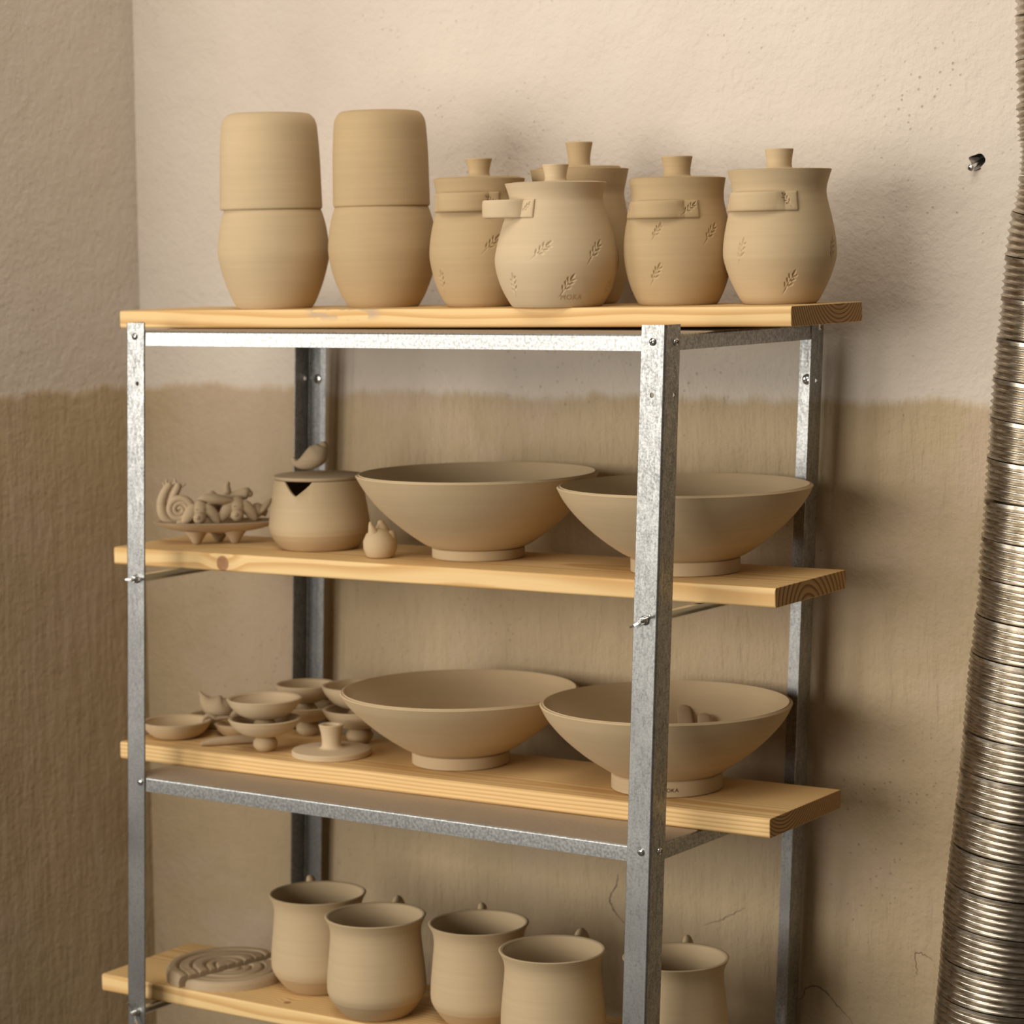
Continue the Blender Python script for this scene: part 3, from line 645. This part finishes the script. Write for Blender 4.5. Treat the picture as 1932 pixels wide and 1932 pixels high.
ld = link('lid', lathe([(1e-5, 131*SPi), (76*SPi, 131*SPi), (83*SPi, 132*SPi), (85*SPi, 134.5*SPi), (84.5*SPi, 138*SPi), (80*SPi, 139.5*SPi), (1e-5, 140*SPi)], 96), CLAY_FIG, pi_)
def Q(px, py, dep=0.0): v = Matrix.Rotation(YAW, 3, 'Z') @ Vector(((px-601)*SPi, dep, (1033.4-py)*SPi)); return tuple(v)
link('bird_knob', tube([Q(555, 865), Q(560, 872), Q(571, 873), Q(586, 867), Q(600, 857), Q(609, 846), Q(612, 841)], [q*SPi for q in (4, 7, 12, 18.5, 21, 15, 9)], 22), CLAY_FIG, ld)
# little garlic-shaped bird
SG = 0.0006245
ch = figure('clay_chick', 'tiny plump clay chick standing between the pitcher and a wide bowl', 'figurine', (0.2628, 0.1390, Z2))
def G(px, py, dep=0.0): return ((px-718)*SG, dep, (1051.5-py)*SG)
link('body', lathe([(1e-5, 0), (22*SG, 0), (27*SG, 4*SG), (32*SG, 18*SG), (32*SG, 32*SG), (26*SG, 45*SG), (14*SG, 54*SG), (1e-5, 57*SG)], 40), CLAY, ch)
link('tail', tube([G(709, 1012, -0.006), G(705, 1000, -0.008), G(702, 990, -0.008), G(701, 985, -0.008)], [q*SG for q in (14, 9, 5, 3)], 14), CLAY, ch)
link('head', tube([G(722, 1008, 0.004), G(721, 995, 0.004), G(720, 988, 0.004)], [q*SG for q in (17, 12, 7)], 16), CLAY, ch)
link('wing', ellipsoid(G(737, 1016, -0.004), (11*SG, 10*SG, 17*SG), (0, 0.3, 0)), CLAY, ch)
# wide bowls
def bowl(label, x, y, z, R, foot, H, outer, fh, stamp=None, mat=CLAY):
    o = thing('footed_bowl', label, 'bowl', (x, y, z), 0, 'wide footed bowls')
    pr = np.array(outer, float); pr[:, 0] *= R; pr[:, 1] = fh*1.08+(H-fh*1.08)*(pr[:, 1]-pr[0, 1])/(1-pr[0, 1])
    n = 8; oc = catmull(pr, n); f = foot
    full = [(1e-5, 0.0015), (f*0.86, 0.0015), (f*0.88, 0), (f*0.97, 0), (f, 0.0012), (f*1.0, fh), (f*0.985, fh*1.06)]+[tuple(q) for q in oc]
    t = 0.0048; d = np.gradient(oc, axis=0); d /= np.linalg.norm(d, axis=1)[:, None]; inn = oc-np.stack([d[:, 1], -d[:, 0]], 1)*t
    H_ = oc[-1, 1]; full += [(oc[-1, 0]-t*0.25, H_+0.0014), (oc[-1, 0]-t*0.75, H_+0.0012)]+[tuple(q) for q in inn[::-1] if q[1] > fh*1.08+0.0045]
    full += [(f*0.6, fh*1.08+0.0032), (1e-5, fh*1.08+0.0024)]
    link('body', lathe(full, 192, 35), mat, o)
    if stamp:
        thc = math.atan2(-2.239-y, 2.1316-x); pf = np.array([(f, 0), (f, fh)]); wrap_text('MOKA', o, pf, thc, stamp[0], stamp[1], stamp[2], INK, 0.0001)
    return o
shA = [(0.365, 0.105), (0.45, 0.155), (0.63, 0.35), (0.80, 0.58), (0.92, 0.80), (1.0, 1.0)]
bowl('wide clay bowl second from the right, beside the chick on the pitcher board', 0.3620, 0.1990, Z2, 0.1425, 0.0545, 0.0975, shA, 0.0115)
bowl('wide clay bowl behind the front right post, on the board with the pitcher', 0.6465, 0.1980, Z2, 0.1420, 0.0610, 0.0945, [(0.415, 0.105), (0.50, 0.165), (0.67, 0.36), (0.83, 0.60), (0.94, 0.82), (1.0, 1.0)], 0.0150)
shC = [(0.39, 0.105), (0.48, 0.17), (0.67, 0.40), (0.83, 0.64), (0.94, 0.84), (1.0, 1.0)]
bowl('wide clay bowl beside the knobbed lid on the middle board', 0.3350, 0.1930, Z3, 0.1420, 0.0580, 0.0860, shC, 0.0140)
bowl('wide clay bowl holding spoons, stamped foot, on the middle board at right', 0.6200, 0.1965, Z3, 0.1420, 0.0625, 0.0955, [(0.425, 0.125), (0.50, 0.19), (0.67, 0.38), (0.83, 0.61), (0.94, 0.82), (1.0, 1.0)], 0.0170, stamp=(0.0035, 0.0068, 0.0060))
# spoons lying inside the right bowl (their handle ends show over the rim)
def paddle(label, a, b_, w, t):
    A, B = Vector(a), Vector(b_); o = thing('clay_spoon', label, 'spoon', a, 0, 'spoons in the right bowl')
    d = B-A; me = tube([(0, 0, 0), tuple(d*0.3), tuple(d*0.7), tuple(d)], [w*0.62, w*0.8, w, w*0.9], 16, 6, True, t/w); link('handle', me, CLAY_FIG, o); return o
paddle('larger clay spoon end showing inside the stamped bowl', (0.6370, 0.2220, -0.5660), (0.5790, 0.3020, -0.5235), 0.0090, 0.0026)
paddle('smaller clay spoon end showing inside the stamped bowl, to the right', (0.6640, 0.2180, -0.5660), (0.6120, 0.2930, -0.5285), 0.0088, 0.0026)

# ------------------------------------------------------------------ middle board: small dishes
def footed(label, x, y, z, R, H, foot_r, foot_sq=1.0):
    o = thing('ball_foot_dish', label, 'dish', (x, y, z), 0, 'small ball footed dishes'); fh = 2*foot_r*foot_sq
    fp = [(1e-5, 0)]+[(foot_r*math.cos(a) if a > -1.05 else foot_r*0.52, foot_r*foot_sq*(1+math.sin(a))) for a in np.linspace(-1.05, 1.2, 14)]+[(1e-5, fh)]
    zf = foot_r*foot_sq*(1+math.sin(-1.05)); fp = [(r, max(h-zf, 0)) for r, h in fp]; ft = max(h for r, h in fp)
    link('ball_foot', lathe(fp, 40), CLAY, o)
    bh = H-ft+0.002; oc = [(R*0.22, 0), (R*0.47, bh*0.07), (R*0.72, bh*0.30), (R*0.90, bh*0.65), (R, bh)]
    bm_ = lathe([(r, h+ft-0.002) for r, h in vessel_profile(oc, 0.0042, 6, 0.0050)], 80); link('bowl', bm_, CLAY_PALE, o); return o
footed('shallow ball footed dish nearest the board edge, under another dish', 0.0873, 0.1265, Z3, 0.0447, 0.0401, 0.0150, 0.74)
footed('shallow ball footed dish stacked on the one nearest the board edge', 0.0873, 0.1265, Z3+0.0232, 0.0460, 0.0420, 0.0140, 0.74)
footed('small footed dish at the back by the wall, under a darker dish', 0.0672, 0.2340, Z3, 0.0370, 0.0375, 0.0160, 0.66)
footed('small footed dish stacked highest at the back by the wall', 0.0640, 0.2340, Z3+0.0224, 0.0385, 0.0425, 0.0140, 0.80)
footed('footed dish partly hidden by the bowl rim, behind the knobbed lid', 0.1555, 0.2260, Z3, 0.0460, 0.0428, 0.0168, 0.66)
footed('footed dish stacked on the one behind the knobbed lid', 0.1555, 0.2260, Z3+0.0236, 0.0460, 0.0484, 0.0150, 0.80)
SL = 0.000642
kl = thing('knobbed_lid', 'round flat clay lid with hollow flared knob lying on the middle board', 'lid', (0.1738, 0.1483, Z3))
link('disc', lathe([(1e-5, 0), (73*SL, 0), (75*SL, 1.5*SL), (75.5*SL, 9.5*SL), (74.3*SL, 11.5*SL), (71*SL, 12.2*SL), (24*SL, 13.5*SL), (1e-5, 14*SL)], 96, 30), CLAY_PALE, kl)
kp = catmull(np.array([(26, 13), (20, 16), (18, 23), (19, 38), (22, 52), (23.5, 57)], float)*SL, 5)
link('knob', lathe([(1e-5, 13*SL)]+[tuple(q) for q in kp]+[(22*SL, 58.5*SL), (16*SL, 58*SL), (13*SL, 52*SL), (11*SL, 40*SL), (1e-5, 38*SL)], 56), CLAY_PALE, kl)
def dish(label, x, y, R, H, mat=CLAY):
    o = thing('shallow_dish', label, 'dish', (x, y, Z3), 0, 'shallow hand-built dishes')
    oc = [(R*0.5, 0), (R*0.66, H*0.10), (R*0.84, H*0.42), (R*0.95, H*0.75), (R, H)]
    link('body', lathe(vessel_profile(oc, 0.0042, 6), 80), mat, o); return o
dish('shallow clay dish just right of the front left post', -0.0706, 0.1399, 0.0440, 0.0205)
dish('shallow clay dish at the back holding the clay bird', -0.0735, 0.2180, 0.0345, 0.0165)
dish('shallow clay dish half hidden behind the stacked dishes, beside the clay stick', -0.0100, 0.1900, 0.0315, 0.0150)
SB = 0.000683
bb = figure('clay_bird', 'round clay bird with upturned tail sitting in the back dish', 'figurine', (-0.0735, 0.2180, Z3+0.0045))
def Bq(px, py, dep=0.0): return ((px-398)*SB, dep, (1364-py)*SB)
link('body', tube([Bq(368, 1304), Bq(373, 1312), Bq(382, 1325), Bq(396, 1333), Bq(412, 1334), Bq(424, 1329), Bq(430, 1326)], [q*SB for q in (2.5, 6, 15, 22, 22, 14, 7)], 22), CLAY_FIG, bb)
link('beak', tube([Bq(427, 1330, -0.004), Bq(434, 1329, -0.006)], [4.5*SB, 1.8*SB], 10, 1), CLAY_FIG, bb)
st = figure('clay_stick', 'short clay stick leaning in the back dish beside the clay bird', 'stick', (-0.0735, 0.2180, Z3+0.0045))
link('body', tube([Bq(426, 1353, -0.010), Bq(437, 1341, -0.008), Bq(450, 1333, -0.006)], [5*SB, 6.5*SB, 6*SB], 14), CLAY_FIG, st)
st = figure('clay_stick', 'tapered clay stick lying on the middle board before the dishes', 'stick', (0.003, 0.1078, Z3), None, math.atan2(0.1582-0.1078, 0.0392))
link('body', tube([(-0.001, 0, 0.0040), (0.012, 0, 0.0052), (0.034, 0, 0.0058), (0.062, 0, 0.0058)], [0.0028, 0.0048, 0.0056, 0.0054], 16, 6, True), CLAY_FIG, st)
SD = 0.000669
cl = figure('clay_curl', 'thin curl of clay hooked over the rims of two shallow dishes', 'curl', (-0.0706, 0.1399, Z3))
def Cq(px, py, dep=0.0): return ((px-333)*SD, dep, (1390.6-py)*SD)
link('body', tube([Cq(381, 1365, 0.004), Cq(384, 1358, 0.008), Cq(391, 1354, 0.010), Cq(399, 1356, 0.011), Cq(404, 1361, 0.011), Cq(413, 1360, 0.013), Cq(428, 1360, 0.016)], [q*SD for q in (2.5, 4, 4.5, 4.5, 4, 4, 3.5)], 14), CLAY_FIG, cl)

# ------------------------------------------------------------------ lowest board: rainbow pieces and mugs
def rainbow(label, c, ang_, R, th_, side):
    """half disc with concentric arches pressed into its face; side = which way it bulges"""
    o = thing('clay_rainbow', label, 'ornament', (c[0], c[1], Z4), ang_, 'clay rainbow pieces')
    nr, na = 90, 64; r = np.linspace(0.02, 1, nr); a = np.linspace(0, math.pi, na)
    prof = np.ones(nr)
    for g in (0.20, 0.36, 0.58, 0.80): prof -= 0.34*np.exp(-((r-g)/0.022)**2)
    prof += 0.12*np.sin((r*5)*math.pi)*0.3; prof *= np.sqrt(np.clip(1-np.clip((r-0.93)/0.075, 0, 1)**2*0.75, 0, 1))
    V = []; X = np.outer(r, np.cos(a))*R; Y = side*np.outer(r, np.sin(a))*R
    endr = np.sqrt(np.clip(1-np.exp(-(np.sin(a)[None]*r[:, None]*14)**2)*0.35, 0, 1))
    top = np.stack([X, Y, prof[:, None]*th_*endr], -1); bot = np.stack([X, Y, 0*X], -1)
    A = np.concatenate([top.reshape(-1, 3), bot.reshape(-1, 3)]); n = nr*na; F = []
    for i in range(nr-1):
        for j in range(na-1): F.append((i*na+j, i*na+j+1, (i+1)*na+j+1, (i+1)*na+j)); F.append((n+i*na+j+1, n+i*na+j, n+(i+1)*na+j, n+(i+1)*na+j+1))
    for j in range(na-1): F.append(((nr-1)*na+j, (nr-1)*na+j+1, n+(nr-1)*na+j+1, n+(nr-1)*na+j)); F.append((j+1, j, n+j, n+j+1))
    for i in range(nr-1):
        for j in (0, na-1): F.append((i*na+j, (i+1)*na+j, n+(i+1)*na+j, n+i*na+j))
    bm = bmesh.new(); me = mesh_np(A, F, True, 45); bm.from_mesh(me); bpy.data.meshes.remove(me); link('body', bm_mesh(bm, True, 40), CLAY_FIG, o); return o
aE = math.atan2(0.157, 0.0266)
rainbow('clay rainbow half disc lying towards the front, its curved edge facing the mugs', (0.0180, 0.1290), aE, 0.0715, 0.0115, -1)
rainbow('clay rainbow half disc further left, its straight edge against the other piece', (0.0120, 0.1290), aE, 0.0760, 0.0165, 1)
def mug(label, x, y, R, H, hang, sq=1.0):
    o = thing('mug', label, 'mug', (x, y, Z4), 0, 'flared mugs on the lower board'); k = R/0.0597
    oc = np.array([(0.0370, 0), (0.0410, 0.0025), (0.0500, 0.0130), (0.0565, 0.0235), (0.0585, 0.0320), (0.0580, 0.0480), (0.0560, 0.0680), (0.0540, 0.0880), (0.0535, 0.0985), (0.0550, 0.1080), (0.0597, 0.1180)])
    oc[:, 0] *= k; oc[:, 1] *= H/0.118
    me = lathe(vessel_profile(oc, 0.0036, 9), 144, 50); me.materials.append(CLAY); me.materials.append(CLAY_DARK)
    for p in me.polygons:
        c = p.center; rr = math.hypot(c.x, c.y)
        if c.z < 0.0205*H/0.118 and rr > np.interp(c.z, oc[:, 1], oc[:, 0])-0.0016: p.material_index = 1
    b = bpy.data.objects.new('body', me); COL.objects.link(b); b.parent = o
    a = math.radians(hang); dx, dy = math.cos(a), math.sin(a)
    pts = [(0.0605*k, 0.1000), (0.066*k, 0.110), (0.078*k, 0.1165), (0.090*k, 0.106), (0.094*k, 0.085), (0.088*k, 0.062), (0.076*k, 0.048), (0.0635*k, 0.042)]
    link('handle', tube([(r*dx, r*dy, h*H/0.118) for r, h in pts], [0.0075, 0.0068, 0.0062, 0.0060, 0.0058, 0.0058, 0.0062, 0.0070], 16, 6, True, 0.75), CLAY, o)
    return o
aw = math.degrees(math.atan2(0.817, -0.577))     # straight away from the lens
mug('flared clay mug beside the rainbow pieces, furthest left and back', 0.1442, 0.1503, 0.0597, 0.118, aw+10)
mug('flared clay mug standing nearest the board edge, second from the left', 0.2706, 0.1037, 0.0600, 0.118, aw-18)
mug('flared clay mug in the middle of the five, partly behind its neighbours', 0.3949, 0.1403, 0.0588, 0.118, aw-3)
mug('flared clay mug just left of the front right post', 0.5324, 0.0910, 0.0604, 0.118, aw-26)
mug('flared clay mug half hidden behind the front right post', 0.6669, 0.1357, 0.0590, 0.118, aw-14)

# ------------------------------------------------------------------ corrugated aluminium duct
dz = [(0.98, 1.09), (0.60, 1.060), (0.2553, 1.0305), (0.0961, 1.0345), (-0.0109, 1.0185), (-0.1742, 1.0024), (-0.2847, 0.9949), (-0.425, 0.9813), (-0.5679, 0.9657), (-0.684, 0.9529), (-0.8205, 0.9392), (-1.15, 0.905), (-1.44, 0.88)]
DR = 0.072
ax = catmull([(x+DR*0.817, 0.22+DR*0.577, z) for z, x in dz], 40)
sl = np.r_[0, np.cumsum(np.linalg.norm(np.diff(ax, axis=0), axis=1))]
duct = thing('flexible_duct', 'flexible ribbed aluminium duct hanging by the wall at the right', 'duct', (ax[-1][0], ax[-1][1], -Z0))
off = Vector((ax[-1][0], ax[-1][1], -Z0))
tb, k_end = 0.0, sl[-1]; segs = 80; thd = np.linspace(0, 2*math.pi, segs, endpoint=False)
RIB, NR, FLAT = 0.0071, 5, 0.0058; PER = RIB*NR+FLAT
def ax_at(q):
    p = np.array([np.interp(q, sl, ax[:, i]) for i in range(3)]); a = np.array([np.interp(min(q+0.004, k_end), sl, ax[:, i]) for i in range(3)]); b = np.array([np.interp(max(q-0.004, 0), sl, ax[:, i]) for i in range(3)])
    t = a-b; return p, t/np.linalg.norm(t)
nb = 0
while tb+PER < k_end:
    qs, rs = [], []
    qs += [tb, tb+0.0010, tb+0.0014, tb+0.0016, tb+FLAT*0.97]; rs += [DR-0.0095, DR-0.0090, DR-0.0014, DR-0.0008, DR-0.0008]
    for k in range(NR):
        for u in np.linspace(0, 1, 9)[(0 if k == 0 else 1):]:
            qs.append(tb+FLAT+(k+u)*RIB); rs.append(DR-0.0030*math.sin(math.pi*u)**0.9*(1 if u not in (0, 1) else 0))
    qs.append(tb+PER+0.0002); rs.append(DR-0.0095)
    j1, j2 = rng.normal(0, 0.0005), rng.normal(0, 0.012); V = []
    for q, r in zip(qs, rs):
        p, t = ax_at(q); t = t+np.array([j2, rng.normal(0, 0.0), 0]); t /= np.linalg.norm(t); n1 = np.cross(t, (0, 1, 0)); n1 /= np.linalg.norm(n1); n2 = np.cross(t, n1)
        wob = 1+0.004*np.cos(2*thd+nb*0.7)
        V.append(p-np.array(off)+(r+j1)*wob[:, None]*(np.outer(np.cos(thd), n1)+np.outer(np.sin(thd), n2)))
    V = np.array(V); n = len(qs); i = np.arange(n-1)[:, None]; j = np.arange(segs)[None]; j2_ = (j+1) % segs
    Fd = np.stack([i*segs+j, i*segs+j2_, (i+1)*segs+j2_, (i+1)*segs+j], -1).reshape(-1, 4)
    link('ribbed_band', mesh_np(V.reshape(-1, 3), Fd, True, 50), DUCT, duct); tb += PER; nb += 1

# ------------------------------------------------------------------ screw left in the wall
ws = thing('wall_plug_screw', 'steel screw sticking out of a chipped hole in the wall by the duct', 'screw', (hx, WY, 0.0992))
link('shaft', tube([(0.003, 0.010, 0.003), (0.000, 0.000, -0.0015), (-0.0025, -0.0080, -0.0055)], [0.0024, 0.0024, 0.0024], 12, 3, False), ZINC, ws)
put_screw(ws, (-0.0030, -0.0092, -0.0060), (-0.28, -0.92, -0.30), SCREW, 'screw_head')
